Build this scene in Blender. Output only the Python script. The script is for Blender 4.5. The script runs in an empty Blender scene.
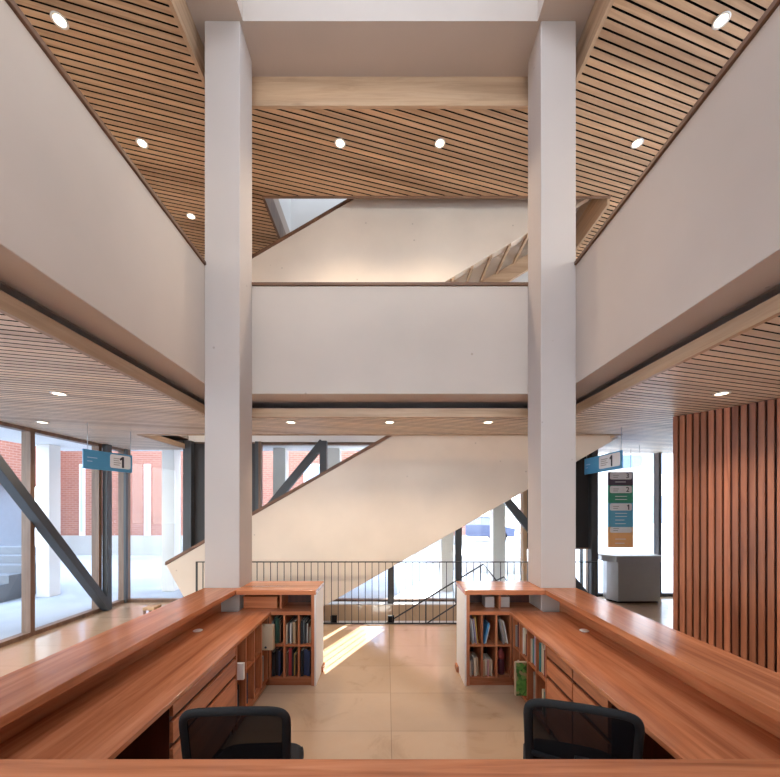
import bpy, bmesh, math, random
from mathutils import Vector, Matrix
R = math.radians
sc = bpy.context.scene
col = sc.collection
rnd = random.Random(7)

# ------------------------------------------------------------------ helpers
class MB:
    """collects shapes into one mesh"""
    def __init__(s): s.bm = bmesh.new(); s.mi = 0
    def face(s, pts):
        vs = [s.bm.verts.new(p) for p in pts]
        f = s.bm.faces.new(vs); f.material_index = s.mi; return f
    def box(s, x0, x1, y0, y1, z0, z1):
        s.prism([(x0, y0), (x1, y0), (x1, y1), (x0, y1)], z0, z1); return s
    def prism(s, poly, z0, z1):
        """poly in XY, extruded in Z"""
        return s.loft([(x, y, z0) for x, y in poly], [(x, y, z1) for x, y in poly])
    def prism_y(s, poly, y0, y1):
        """poly in XZ, extruded along Y"""
        return s.loft([(x, y0, z) for x, z in poly], [(x, y1, z) for x, z in poly])
    def prism_x(s, poly, x0, x1):
        return s.loft([(x0, y, z) for y, z in poly], [(x1, y, z) for y, z in poly])
    def loft(s, A, B, caps=True):
        a = [s.bm.verts.new(p) for p in A]; b = [s.bm.verts.new(p) for p in B]
        n = len(a); fs = []
        if caps:
            fs.append(s.bm.faces.new(a)); fs.append(s.bm.faces.new(b))
        for i in range(n):
            j = (i + 1) % n
            fs.append(s.bm.faces.new((a[i], a[j], b[j], b[i])))
        for f in fs: f.material_index = s.mi
        return s
    def beam(s, p, q, w, h, up=(0, 0, 1)):
        """rectangular bar from p to q"""
        p = Vector(p); q = Vector(q); d = (q - p).normalized()
        u = Vector(up)
        if abs(d.dot(u)) > .99: u = Vector((0, 1, 0))
        sx = d.cross(u).normalized(); sy = sx.cross(d).normalized()
        cs = [(-w/2, -h/2), (w/2, -h/2), (w/2, h/2), (-w/2, h/2)]
        return s.loft([p + sx*a + sy*b for a, b in cs], [q + sx*a + sy*b for a, b in cs])
    def tube(s, pts, r, n=10):
        pts = [Vector(p) for p in pts]; rings = []
        for i, p in enumerate(pts):
            d = (pts[min(i+1, len(pts)-1)] - pts[max(i-1, 0)]).normalized()
            u = Vector((0, 0, 1)) if abs(d.z) < .95 else Vector((0, 1, 0))
            a = d.cross(u).normalized(); b = a.cross(d).normalized()
            rr = r[i] if isinstance(r, (list, tuple)) else r
            rings.append([s.bm.verts.new(p + a*rr*math.cos(2*math.pi*k/n) + b*rr*math.sin(2*math.pi*k/n)) for k in range(n)])
        for A, B in zip(rings, rings[1:]):
            for k in range(n):
                f = s.bm.faces.new((A[k], A[(k+1) % n], B[(k+1) % n], B[k])); f.material_index = s.mi; f.smooth = True
        for rg in (rings[0], rings[-1]):
            f = s.bm.faces.new(rg); f.material_index = s.mi
        return s
    def lathe(s, prof, n=24, c=(0, 0, 0)):
        rings = []
        for r, z in prof:
            rings.append([s.bm.verts.new((c[0]+r*math.cos(2*math.pi*k/n), c[1]+r*math.sin(2*math.pi*k/n), c[2]+z)) for k in range(n)])
        for A, B in zip(rings, rings[1:]):
            for k in range(n):
                f = s.bm.faces.new((A[k], A[(k+1) % n], B[(k+1) % n], B[k])); f.material_index = s.mi; f.smooth = True
        for rg in (rings[0], rings[-1]):
            f = s.bm.faces.new(rg); f.material_index = s.mi
        return s
    def build(s, name, mats, parent=None, bevel=0, loc=None, rotz=0, seg=2):
        bmesh.ops.recalc_face_normals(s.bm, faces=s.bm.faces[:])
        me = bpy.data.meshes.new(name); s.bm.to_mesh(me); s.bm.free()
        for m in (mats if isinstance(mats, (list, tuple)) else [mats]): me.materials.append(m)
        o = bpy.data.objects.new(name, me); col.objects.link(o)
        if parent: o.parent = parent
        if loc is not None: o.location = loc
        o.rotation_euler.z = rotz
        if bevel:
            b = o.modifiers.new('bevel', 'BEVEL'); b.width = bevel; b.segments = seg; b.limit_method = 'ANGLE'
        return o

def tag(o, label=None, cat=None, group=None, kind=None):
    if label: o['label'] = label
    if cat: o['category'] = cat
    if group: o['group'] = group
    if kind: o['kind'] = kind
    return o
def empty(name, loc=(0, 0, 0), rz=0):
    o = bpy.data.objects.new(name, None); col.objects.link(o)
    o.location = loc; o.rotation_euler.z = rz; o.empty_display_size = .1
    return o
def struct(o, label, cat): return tag(o, label, cat, kind='structure')
def copy_tree(o, parent=None):
    c = o.copy(); col.objects.link(c); c.parent = parent
    for ch in [k for k in bpy.data.objects if k.parent == o]:
        copy_tree(ch, c)
    return c

# ------------------------------------------------------------------ materials
def newmat(name):
    m = bpy.data.materials.new(name); m.use_nodes = True
    nt = m.node_tree; b = nt.nodes['Principled BSDF']
    return m, nt, b
def plain(name, c, rough=.5, metal=0, spec=.5):
    m, nt, b = newmat(name)
    b.inputs['Base Color'].default_value = (*c, 1); b.inputs['Roughness'].default_value = rough
    b.inputs['Metallic'].default_value = metal; b.inputs['Specular IOR Level'].default_value = spec
    # faint procedural mottling
    tc = nt.nodes.new('ShaderNodeTexCoord'); no = nt.nodes.new('ShaderNodeTexNoise')
    no.inputs['Scale'].default_value = 6; no.inputs['Detail'].default_value = 4
    nt.links.new(tc.outputs['Object'], no.inputs['Vector'])
    mx = nt.nodes.new('ShaderNodeMix'); mx.data_type = 'RGBA'
    mx.inputs[6].default_value = (*[v*.93 for v in c], 1); mx.inputs[7].default_value = (*[min(1, v*1.05) for v in c], 1)
    nt.links.new(no.outputs['Fac'], mx.inputs[0]); nt.links.new(mx.outputs[2], b.inputs['Base Color'])
    return m
def emit(name, c, s):
    m, nt, b = newmat(name)
    b.inputs['Base Color'].default_value = (*c, 1)
    b.inputs['Emission Color'].default_value = (*c, 1); b.inputs['Emission Strength'].default_value = s
    return m
def N(nt, t, **kw):
    n = nt.nodes.new(t)
    for k, v in kw.items(): setattr(n, k, v)
    return n
def ramp(nt, stops):
    r = nt.nodes.new('ShaderNodeValToRGB'); e = r.color_ramp.elements
    while len(e) < len(stops): e.new(.5)
    for el, (p, c) in zip(e, stops): el.position = p; el.color = (*c, 1)
    return r
def wood(name, dark, mid, light, axis='y', rough=.35, rot=0.0, pitch=None, pitch_axis='y', vary=.25, coord='Object', plank=None, scale=1.0, spec=.5):
    """grain runs along axis; pitch: each slat/board of that pitch gets a tone of its own"""
    m, nt, b = newmat(name); L = nt.links.new
    tc = N(nt, 'ShaderNodeTexCoord')
    mp0 = N(nt, 'ShaderNodeMapping'); mp0.inputs['Rotation'].default_value = (0, 0, rot)
    L(tc.outputs[coord], mp0.inputs['Vector'])
    mp = N(nt, 'ShaderNodeMapping'); st = {'x': (.5, 9, 9), 'y': (9, .5, 9), 'z': (9, 9, .5)}[axis]
    mp.inputs['Scale'].default_value = [v*scale for v in st]; L(mp0.outputs[0], mp.inputs['Vector'])
    n1 = N(nt, 'ShaderNodeTexNoise'); n1.inputs['Scale'].default_value = 2.2; n1.inputs['Detail'].default_value = 7
    n1.inputs['Roughness'].default_value = .62; n1.inputs['Distortion'].default_value = .9
    L(mp.outputs[0], n1.inputs['Vector'])
    cr = ramp(nt, [(.25, dark), (.5, mid), (.78, light)]); L(n1.outputs['Fac'], cr.inputs['Fac'])
    n2 = N(nt, 'ShaderNodeTexNoise'); n2.inputs['Scale'].default_value = .55; n2.inputs['Detail'].default_value = 3; L(mp.outputs[0], n2.inputs['Vector'])
    r2 = ramp(nt, [(.3, (.70, .64, .6)), (.5, (1, 1, 1)), (.7, (1.14, 1.1, 1.05))]); L(n2.outputs['Fac'], r2.inputs['Fac'])
    mk2 = N(nt, 'ShaderNodeMix', data_type='RGBA', blend_type='MULTIPLY'); mk2.inputs[0].default_value = 1
    L(cr.outputs['Color'], mk2.inputs[6]); L(r2.outputs['Color'], mk2.inputs[7]); out = mk2.outputs[2]
    mpk = N(nt, 'ShaderNodeMapping'); kt = {'x': (1.2, 6, 6), 'y': (6, 1.2, 6), 'z': (6, 6, 1.2)}[axis]
    mpk.inputs['Scale'].default_value = kt; L(mp0.outputs[0], mpk.inputs['Vector'])
    vk = N(nt, 'ShaderNodeTexVoronoi'); vk.inputs['Scale'].default_value = .9; L(mpk.outputs[0], vk.inputs['Vector'])
    kr = ramp(nt, [(.0, (.45, .4, .38)), (.05, (.75, .72, .7)), (.11, (1, 1, 1))]); L(vk.outputs['Distance'], kr.inputs['Fac'])
    mk = N(nt, 'ShaderNodeMix', data_type='RGBA', blend_type='MULTIPLY'); mk.inputs[0].default_value = .55
    L(out, mk.inputs[6]); L(kr.outputs['Color'], mk.inputs[7]); out = mk.outputs[2]
    if pitch:
        sp = N(nt, 'ShaderNodeSeparateXYZ'); L(mp0.outputs[0], sp.inputs[0])
        dv = N(nt, 'ShaderNodeMath', operation='DIVIDE'); L(sp.outputs[{'x': 0, 'y': 1, 'z': 2}[pitch_axis]], dv.inputs[0]); dv.inputs[1].default_value = pitch
        fl = N(nt, 'ShaderNodeMath', operation='FLOOR'); L(dv.outputs[0], fl.inputs[0])
        wn = N(nt, 'ShaderNodeTexWhiteNoise', noise_dimensions='1D'); L(fl.outputs[0], wn.inputs['W'])
        mr = N(nt, 'ShaderNodeMapRange'); mr.inputs['To Min'].default_value = 1-vary; mr.inputs['To Max'].default_value = 1+vary
        L(wn.outputs['Value'], mr.inputs['Value'])
        vm = N(nt, 'ShaderNodeVectorMath', operation='SCALE'); L(out, vm.inputs[0]); L(mr.outputs[0], vm.inputs['Scale'])
        out = vm.outputs['Vector']
    L(out, b.inputs['Base Color']); b.inputs['Roughness'].default_value = rough
    b.inputs['Specular IOR Level'].default_value = spec
    bp = N(nt, 'ShaderNodeBump'); bp.inputs['Strength'].default_value = .05; L(n1.outputs['Fac'], bp.inputs['Height']); L(bp.outputs[0], b.inputs['Normal'])
    return m
def concrete(name, c, blot=.10, rough=.75, pits=True):
    m, nt, b = newmat(name); L = nt.links.new
    tc = N(nt, 'ShaderNodeTexCoord')
    n1 = N(nt, 'ShaderNodeTexNoise'); n1.inputs['Scale'].default_value = .9; n1.inputs['Detail'].default_value = 6; L(tc.outputs['Object'], n1.inputs['Vector'])
    r1 = ramp(nt, [(.3, [v*(1-blot) for v in c]), (.7, [min(1, v*(1+blot*.6)) for v in c])]); L(n1.outputs['Fac'], r1.inputs['Fac'])
    out = r1.outputs['Color']
    if pits:
        v = N(nt, 'ShaderNodeTexVoronoi'); v.inputs['Scale'].default_value = 3.2; L(tc.outputs['Object'], v.inputs['Vector'])
        r2 = ramp(nt, [(.0, (.45, .42, .4)), (.035, (.6, .57, .55)), (.05, (1, 1, 1))]); L(v.outputs['Distance'], r2.inputs['Fac'])
        mk = N(nt, 'ShaderNodeMix', data_type='RGBA', blend_type='MULTIPLY'); mk.inputs[0].default_value = .6
        L(out, mk.inputs[6]); L(r2.outputs['Color'], mk.inputs[7]); out = mk.outputs[2]
    L(out, b.inputs['Base Color']); b.inputs['Roughness'].default_value = rough; b.inputs['Specular IOR Level'].default_value = .3
    return m
def brick(name):
    m, nt, b = newmat(name); L = nt.links.new
    tc = N(nt, 'ShaderNodeTexCoord'); sp = N(nt, 'ShaderNodeSeparateXYZ'); cb = N(nt, 'ShaderNodeCombineXYZ')
    ad = N(nt, 'ShaderNodeMath', operation='ADD')
    L(tc.outputs['Object'], sp.inputs[0]); L(sp.outputs[0], ad.inputs[0]); L(sp.outputs[1], ad.inputs[1])
    L(ad.outputs[0], cb.inputs[0]); L(sp.outputs[2], cb.inputs[1])
    br = N(nt, 'ShaderNodeTexBrick'); br.inputs['Scale'].default_value = 1
    br.inputs['Brick Width'].default_value = .24; br.inputs['Row Height'].default_value = .085; br.inputs['Mortar Size'].default_value = .012
    br.inputs['Color1'].default_value = (.34, .14, .10, 1); br.inputs['Color2'].default_value = (.29, .11, .08, 1); br.inputs['Mortar'].default_value = (.36, .21, .17, 1)
    L(cb.outputs[0], br.inputs['Vector']); L(br.outputs['Color'], b.inputs['Base Color']); b.inputs['Roughness'].default_value = .85
    return m
def floor_mat(name):
    m, nt, b = newmat(name); L = nt.links.new
    tc = N(nt, 'ShaderNodeTexCoord'); mp = N(nt, 'ShaderNodeMapping'); mp.inputs['Location'].default_value = (0, .09, 0); L(tc.outputs['Object'], mp.inputs['Vector'])
    br = N(nt, 'ShaderNodeTexBrick'); br.offset = 0; br.inputs['Scale'].default_value = 1
    br.inputs['Brick Width'].default_value = 1.28; br.inputs['Row Height'].default_value = .64; br.inputs['Mortar Size'].default_value = .0035; br.inputs['Mortar Smooth'].default_value = .3
    br.inputs['Color1'].default_value = (.47, .315, .195, 1); br.inputs['Color2'].default_value = (.55, .375, .24, 1); br.inputs['Mortar'].default_value = (.33, .22, .14, 1)
    L(mp.outputs[0], br.inputs['Vector'])
    n1 = N(nt, 'ShaderNodeTexNoise'); n1.inputs['Scale'].default_value = 2.0; n1.inputs['Detail'].default_value = 9; n1.inputs['Roughness'].default_value = .65; n1.inputs['Distortion'].default_value = 1.3
    L(tc.outputs['Object'], n1.inputs['Vector'])
    r = ramp(nt, [(.28, (.72, .66, .60)), (.42, (.95, .93, .9)), (.7, (1.0, 1.0, 1.0))]); L(n1.outputs['Fac'], r.inputs['Fac'])
    mk = N(nt, 'ShaderNodeMix', data_type='RGBA', blend_type='MULTIPLY'); mk.inputs[0].default_value = .8
    L(br.outputs['Color'], mk.inputs[6]); L(r.outputs['Color'], mk.inputs[7]); L(mk.outputs[2], b.inputs['Base Color'])
    b.inputs['Roughness'].default_value = .17; b.inputs['Coat Weight'].default_value = .6; b.inputs['Coat Roughness'].default_value = .08
    return m
def glass(name, tint=(.94, .97, .97)):
    m = bpy.data.materials.new(name); m.use_nodes = True; nt = m.node_tree; nt.nodes.clear(); L = nt.links.new
    o = N(nt, 'ShaderNodeOutputMaterial'); mx = N(nt, 'ShaderNodeMixShader'); tr = N(nt, 'ShaderNodeBsdfTransparent'); gl = N(nt, 'ShaderNodeBsdfGlossy')
    fr = N(nt, 'ShaderNodeFresnel'); fr.inputs['IOR'].default_value = 1.4
    gl.inputs['Roughness'].default_value = .01; tr.inputs['Color'].default_value = (*tint, 1)
    gm = N(nt, 'ShaderNodeNewGeometry'); inv = N(nt, 'ShaderNodeMath', operation='SUBTRACT'); inv.inputs[0].default_value = 1; L(gm.outputs['Backfacing'], inv.inputs[1])
    mu = N(nt, 'ShaderNodeMath', operation='MULTIPLY'); L(fr.outputs[0], mu.inputs[0]); L(inv.outputs[0], mu.inputs[1])
    L(mu.outputs[0], mx.inputs[0]); L(tr.outputs[0], mx.inputs[1]); L(gl.outputs[0], mx.inputs[2]); L(mx.outputs[0], o.inputs[0])
    return m
def mesh_fabric(name):
    m = bpy.data.materials.new(name); m.use_nodes = True; nt = m.node_tree; nt.nodes.clear(); L = nt.links.new
    o = N(nt, 'ShaderNodeOutputMaterial'); mx = N(nt, 'ShaderNodeMixShader'); tr = N(nt, 'ShaderNodeBsdfTransparent'); df = N(nt, 'ShaderNodeBsdfDiffuse')
    df.inputs['Color'].default_value = (.012, .012, .014, 1); mx.inputs[0].default_value = .94
    L(tr.outputs[0], mx.inputs[1]); L(df.outputs[0], mx.inputs[2]); L(mx.outputs[0], o.inputs[0])
    return m

ANG = math.atan(.28)
CH = ((.30, .098, .042), (.49, .175, .077), (.60, .245, .12))     # cherry timber
OAK = ((.36, .225, .135), (.47, .315, .20), (.54, .375, .25))          # pale oak
M = {}
M['conc'] = concrete('pale_concrete', (.50, .41, .345), .08)
M['conc_stair'] = concrete('stair_concrete', (.70, .59, .49), .10)
M['white'] = concrete('white_plaster', (.80, .78, .76), .03, pits=False)
M['grey'] = concrete('grey_concrete', (.40, .39, .38), .1, pits=False)
M['column'] = concrete('column_concrete', (.465, .395, .355), .05)
M['cap'] = wood('dark_cap_timber', (.10, .045, .022), (.15, .07, .035), (.2, .1, .05), 'y', .5)
M['cap_x'] = wood('dark_cap_timber_across', (.10, .045, .022), (.15, .07, .035), (.2, .1, .05), 'x', .5)
M['ch_y'] = wood('cherry_along', *CH, 'y', .19)
M['ch_x'] = wood('cherry_across', *CH, 'x', .22)
M['ch_z'] = wood('cherry_upright', *CH, 'z', .38)
M['ch_draw'] = wood('cherry_drawer_front', *CH, 'y', .33)
M['ch_shade'] = wood('cherry_shaded_inside', (.045, .010, .006), (.07, .015, .009), (.09, .022, .012), 'z', .5)  # cherry darkened to put shade into cubby backs, carcasses and batten gaps
M['slats_up'] = wood('oak_ceiling_slats_high', (.38, .23, .13), (.52, .335, .20), (.62, .42, .265), 'x', .55, rot=-ANG, pitch=.08*math.cos(ANG), pitch_axis='y', vary=.10)
M['slats_low'] = wood('pale_oak_ceiling_slats', (.68, .54, .41), (.74, .60, .46), (.78, .65, .51), 'x', .5, rot=-ANG, pitch=.08*math.cos(ANG), pitch_axis='y', vary=.08)
M['oak_y'] = wood('oak_fascia_along', *OAK, 'y', .5)
M['oak_x'] = wood('oak_fascia_across', *OAK, 'x', .5)
M['black'] = plain('black_void', (.008, .007, .007), .9, spec=.1)
M['steel'] = plain('dark_grey_steel', (.055, .058, .063), .45, .2)
M['rail'] = plain('black_rail_metal', (.03, .027, .026), .45, .3)
M['mull'] = wood('brown_mullion', (.13, .07, .045), (.19, .11, .07), (.25, .15, .1), 'z', .45)
M['mull_x'] = wood('brown_transom', (.16, .085, .05), (.23, .13, .08), (.3, .18, .11), 'x', .45)
M['oakm'] = wood('light_mullion', (.36, .22, .12), (.46, .3, .17), (.54, .37, .23), 'z', .45)
M['dark_panel'] = plain('dark_blind', (.022, .018, .017), .5)
M['glass'] = glass('clear_glass')
M['bluegl'] = glass('pale_blue_glass', (.55, .70, .90))
M['sglass'] = glass('dimming_skylight_glass', (.42, .44, .46))  # grey tint added to cut the sky light through the skylights
M['floor'] = floor_mat('travertine')
M['pave2'] = concrete('shaded_paving', (.40, .42, .45), .12, pits=False)  # paving with bluish shade put into its colour
M['brick'] = brick('red_brick')
M['pave'] = concrete('outdoor_paving', (.78, .77, .75), .08, pits=False)
M['cream'] = concrete('cream_render', (.74, .70, .66), .05, pits=False)
M['pinkw'] = concrete('pinkish_render', (.55, .42, .40), .08, pits=False)
M['step'] = concrete('dark_step_stone', (.17, .18, .2), .1, pits=False)
M['bwin'] = plain('far_window', (.22, .25, .30), .2)
M['lens'] = emit('lamp_lens', (1, .84, .62), 6)
M['ring'] = plain('white_lamp_ring', (.75, .72, .68), .4)
M['chair'] = plain('black_plastic', (.007, .007, .008), .85)
M['seatf'] = plain('black_seat_fabric', (.014, .014, .016), .9)
M['meshf'] = mesh_fabric('black_mesh')
M['chrome'] = plain('dull_metal', (.5, .5, .5), .3, 1)
M['kiosk'] = plain('brushed_grey_metal', (.36, .37, .38), .35, .7)
M['kiosk2'] = plain('grey_laminate', (.42, .43, .43), .4)
M['blue'] = plain('sign_blue', (.07, .31, .55), .4)
M['blue2'] = plain('directory_blue', (.12, .42, .62), .5)
M['paleblue'] = plain('pale_blue_sign', (.42, .55, .78), .4)
M['orange'] = plain('directory_orange', (.90, .47, .2), .5)
M['green'] = plain('directory_green', (.05, .32, .2), .5)
M['purple'] = plain('directory_purple', (.075, .055, .085), .5)
M['signw'] = plain('sign_white', (.82, .82, .84), .5)
M['ink'] = plain('sign_ink', (.03, .03, .05), .6)
M['page'] = plain('book_pages', (.62, .55, .43), .8)
M['card'] = plain('beige_card', (.52, .40, .27), .8)
M['shadepaper'] = plain('shaded_paper', (.42, .38, .36), .8)  # white paper with the slot's shade put into its colour
M['paper'] = plain('white_paper', (.75, .72, .68), .7)
def slat_wall_mat():
    return wood('cherry_batten', (.19, .06, .028), (.33, .115, .055), (.40, .155, .08), 'z', .42, pitch=None)
M['batten'] = slat_wall_mat()

def rounded_top(poly): return poly
def clip(poly, x0, x1, y0, y1):
    def cut(p, inside, inter):
        out = []
        for i in range(len(p)):
            a, b = p[i], p[(i+1) % len(p)]
            ia, ib = inside(a), inside(b)
            if ia: out.append(a)
            if ia != ib: out.append(inter(a, b))
        return out
    def ix(c): return lambda a, b: (c, a[1] + (b[1]-a[1])*(c-a[0])/(b[0]-a[0]))
    def iy(c): return lambda a, b: (a[0] + (b[0]-a[0])*(c-a[1])/(b[1]-a[1]), c)
    for f, g in ((lambda a: a[0] >= x0, ix(x0)), (lambda a: a[0] <= x1, ix(x1)), (lambda a: a[1] >= y0, iy(y0)), (lambda a: a[1] <= y1, iy(y1))):
        if not poly: return []
        poly = cut(poly, f, g)
    return poly

def slat_ceiling(name, z, rects, mat, label, gap=.015, edge=.045):
    mb = MB(); mb.mi = 0
    P = .08; S = .28
    for (x0, x1, y0, y1) in rects:
        a0, a1 = y0 - S*max(x0, x1) - 1, y1 - S*min(x0, x1) + 1
        k = math.floor(a0/P)
        while k*P < a1:
            b0, b1 = k*P + gap/2, (k+1)*P - gap/2
            poly = [(x0, b0+S*x0), (x1, b0+S*x1), (x1, b1+S*x1), (x0, b1+S*x0)]
            poly = clip(poly, x0, x1, y0, y1)
            if len(poly) >= 3:
                area = abs(sum(poly[i][0]*poly[(i+1) % len(poly)][1] - poly[(i+1) % len(poly)][0]*poly[i][1] for i in range(len(poly))))
                if area > 1e-4:
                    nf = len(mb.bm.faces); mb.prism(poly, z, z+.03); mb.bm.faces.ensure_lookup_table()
                    for f_ in mb.bm.faces[nf+2:]: f_.material_index = 1  # slat sides coloured black to put shade into the gaps
            k += 1
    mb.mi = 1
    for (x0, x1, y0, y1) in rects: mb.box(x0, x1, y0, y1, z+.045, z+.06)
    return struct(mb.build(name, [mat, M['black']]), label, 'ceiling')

# ------------------------------------------------------------------ shell
WX0, WX1, WY0, WY1 = -5.27, 6.6, -4.6, 7.45
WELL = (-3.05, 3.3, 6.0, 7.15)        # stairwell opening in the floor
mb = MB()
mb.box(WX0-.1, WX1+.1, WY0-.2, WELL[2], -.3, 0)
mb.box(WX0-.1, WELL[0], WELL[2], 7.5, -.3, 0)
mb.box(WELL[1], WX1+.1, WELL[2], 8.0, -.3, 0)
mb.box(WELL[0], WELL[1], WELL[3], 7.5, -.3, 0)
struct(mb.build('floor', M['floor']), 'warm travertine tile floor with faint square joints', 'floor')
mb = MB(); mb.box(WELL[0]+.01, WELL[1]-.01, 7.15, 7.36, .0, .02)
struct(mb.build('low_strip', M['white']), 'white strip along the back glazing behind the stairwell, coloured as sunlit floor', 'low_strip')  # white strip added to paint sunlight on the floor by the glazing
mb = MB()   # stairwell lining
mb.box(WELL[0], WELL[1], 7.15, 7.3, -2.6, -.3); mb.box(WELL[0], WELL[1], 5.9, 6.0, -2.6, -.3)
mb.box(WELL[0]-.1, WELL[0], 5.9, 7.3, -2.6, -.3); mb.box(WELL[1], WELL[1]+.1, 5.9, 7.3, -2.6, -.3)
mb.box(WELL[0]-.1, WELL[1]+.1, 5.9, 7.3, -2.7, -2.6)
struct(mb.build('wall_stairwell', M['white']), 'grey concrete lining of the stairwell behind the railing', 'wall')

# walls
mb = MB(); mb.box(WX0-.2, WX0, WY0, 7.6, 3.03, 10.0); mb.box(WX0-.2, WX0, WY0, -.98, 0, 3.03)
struct(mb.build('wall_left', M['white']), 'white wall above the left glazing', 'wall')
mb = MB(); mb.box(WX1, WX1+.2, WY0, 8.0, 0, 4.3); mb.box(WX1, WX1+.2, WY0, 8.0, 6.55, 10.0); mb.box(WX1, WX1+.2, WY0, -2.0, 4.3, 6.55); mb.box(WX1, WX1+.2, 7.0, 8.0, 4.3, 6.55)
struct(mb.build('wall_right', M['white']), 'white wall at the right side of the hall', 'wall')
mb = MB(); mb.box(WX0-.2, WX1+.2, WY0-.2, WY0, 3.0, 4.3); mb.box(WX0-.2, WX1+.2, WY0-.2, WY0, 6.55, 10.0); mb.box(WX0-.2, -4.9, WY0-.2, WY0, 0, 10); mb.box(4.9, WX1+.2, WY0-.2, WY0, 0, 10)
struct(mb.build('wall_rear', M['white']), 'white wall behind the reception desk', 'wall')
mb = MB(); mb.box(WX0, WX1, WY1, WY1+.2, 3.14, 10.0)
struct(mb.build('wall_back', M['white']), 'white wall above the back glazing', 'wall')

# floor slab of the upper storey
mb = MB()
mb.box(WX0, -2.35, WY0, 5.85, 3.2, 3.45); mb.box(2.35, WX1, WY0, 5.85, 3.2, 3.45)
mb.box(-2.35, 2.35, 4.72, 5.85, 3.2, 3.45); mb.box(WX0, -3.92, 5.85, 7.45, 3.2, 3.45); mb.box(3.62, WX1, 5.85, 7.45, 3.2, 3.45)
mb.box(-2.35, 2.35, WY0, -3.5, 3.2, 3.45)
struct(mb.build('floor_upper', M['conc']), 'concrete floor slab of the gallery above the hall', 'floor')

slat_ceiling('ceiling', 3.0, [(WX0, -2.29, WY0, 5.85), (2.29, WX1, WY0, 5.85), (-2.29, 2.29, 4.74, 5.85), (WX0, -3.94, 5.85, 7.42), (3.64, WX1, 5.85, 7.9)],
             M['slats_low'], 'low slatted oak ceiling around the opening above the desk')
mb = MB(); t = .04
mb.box(-2.29, -2.25, WY0, 4.70, 2.99, 3.10); f1 = struct(mb.build('trim_1', M['oak_y']), 'oak edge board of the low ceiling, left side', 'trim')
mb = MB(); mb.box(2.25, 2.29, WY0, 4.70, 2.99, 3.10); struct(mb.build('trim_2', M['oak_y']), 'oak edge board of the low ceiling, right side', 'trim')
mb = MB(); mb.box(-2.29, 2.29, 4.70, 4.74, 2.99, 3.10); struct(mb.build('trim_3', M['oak_x']), 'oak edge board of the low ceiling behind the columns', 'trim')
mb = MB(); mb.box(-3.94, 3.64, 5.85, 5.88, 2.985, 3.45); struct(mb.build('trim_4', M['oak_x']), 'oak edge board of the low ceiling by the staircase', 'trim')
mb = MB(); mb.box(-3.94, -3.90, 5.88, 7.42, 2.985, 3.08); struct(mb.build('trim_5', M['oak_y']), 'oak edge board of the low ceiling left of the staircase', 'trim')
mb = MB(); mb.box(-3.9, 3.6, 7.30, 7.45, 3.14, 3.26); struct(mb.build('trim_6', M['white']), 'white strip above the back glazing', 'trim')
mb = MB(); mb.box(3.60, 3.64, 5.88, 7.42, 2.985, 3.08); struct(mb.build('trim_7', M['oak_y']), 'oak edge board of the low ceiling right of the staircase', 'trim')

# gallery balustrade walls, all round the opening
mb = MB(); mb.box(-2.30, -1.982, WY0+1.2, 4.375, 3.18, 4.44); struct(mb.build('wall_balcony_left', M['conc'], bevel=.006), 'concrete balcony wall on the left of the opening', 'balcony wall')
mb = MB(); mb.box(1.982, 2.30, WY0+1.2, 4.375, 3.18, 4.44); struct(mb.build('wall_balcony_right', M['conc'], bevel=.006), 'concrete balcony wall on the right of the opening', 'balcony wall')
mb = MB(); mb.box(-2.30, 2.30, 4.375, 4.71, 3.18, 4.44); struct(mb.build('wall_balcony_back', M['conc'], bevel=.006), 'concrete balcony wall between the two columns', 'balcony wall')
mb = MB(); mb.box(-2.30, 2.30, WY0+.9, WY0+1.2, 3.18, 4.44); struct(mb.build('wall_balcony_rear', M['conc'], bevel=.006), 'concrete balcony wall behind the desk', 'balcony wall')
mb = MB(); mb.box(-2.32, -1.962, WY0+1.2, 4.355, 4.44, 4.475); struct(mb.build('trim_8', M['cap'], bevel=.004), 'dark timber cap on the left balcony wall', 'trim')
mb = MB(); mb.box(1.962, 2.32, WY0+1.2, 4.355, 4.44, 4.475); struct(mb.build('trim_9', M['cap'], bevel=.004), 'dark timber cap on the right balcony wall', 'trim')
mb = MB(); mb.box(-2.32, 2.32, 4.355, 4.73, 4.44, 4.475); struct(mb.build('trim_10', M['cap_x'], bevel=.004), 'dark timber cap on the balcony wall between the columns', 'trim')

# high ceiling, roof slab, skylight well
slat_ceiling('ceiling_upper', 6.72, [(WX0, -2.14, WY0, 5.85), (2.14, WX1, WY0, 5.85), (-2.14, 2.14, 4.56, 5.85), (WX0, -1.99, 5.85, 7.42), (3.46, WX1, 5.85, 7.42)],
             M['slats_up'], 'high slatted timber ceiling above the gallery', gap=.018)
mb = MB(); mb.box(-2.14, -2.10, WY0, 4.52, 6.70, 7.05); struct(mb.build('trim_11', M['oak_y']), 'timber edge beam of the high ceiling, left side', 'trim')
mb = MB(); mb.box(2.10, 2.14, WY0, 4.52, 6.70, 7.05); struct(mb.build('trim_12', M['oak_y']), 'timber edge beam of the high ceiling, right side', 'trim')
mb = MB(); mb.box(-2.14, 2.14, 4.52, 4.56, 6.70, 7.05); struct(mb.build('trim_13', M['oak_x']), 'pale timber beam across between the two columns', 'trim')
mb = MB(); mb.box(-1.99, 3.46, 5.85, 5.88, 6.70, 7.05); struct(mb.build('trim_14', M['mull_x']), 'brown edge of the high ceiling by the upper stair', 'trim')
mb = MB(); mb.box(-1.99, -1.95, 5.88, 7.42, 6.70, 7.05); struct(mb.build('trim_15', M['mull']), 'brown edge of the high ceiling left of the upper stair', 'trim')
mb = MB(); mb.box(3.42, 3.46, 5.88, 7.42, 6.60, 7.05); struct(mb.build('trim_16', M['oak_y']), 'oak board right of the upper stair', 'trim')
SK = (-1.575, 1.575, -3.6, 4.005)
mb = MB()
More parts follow.
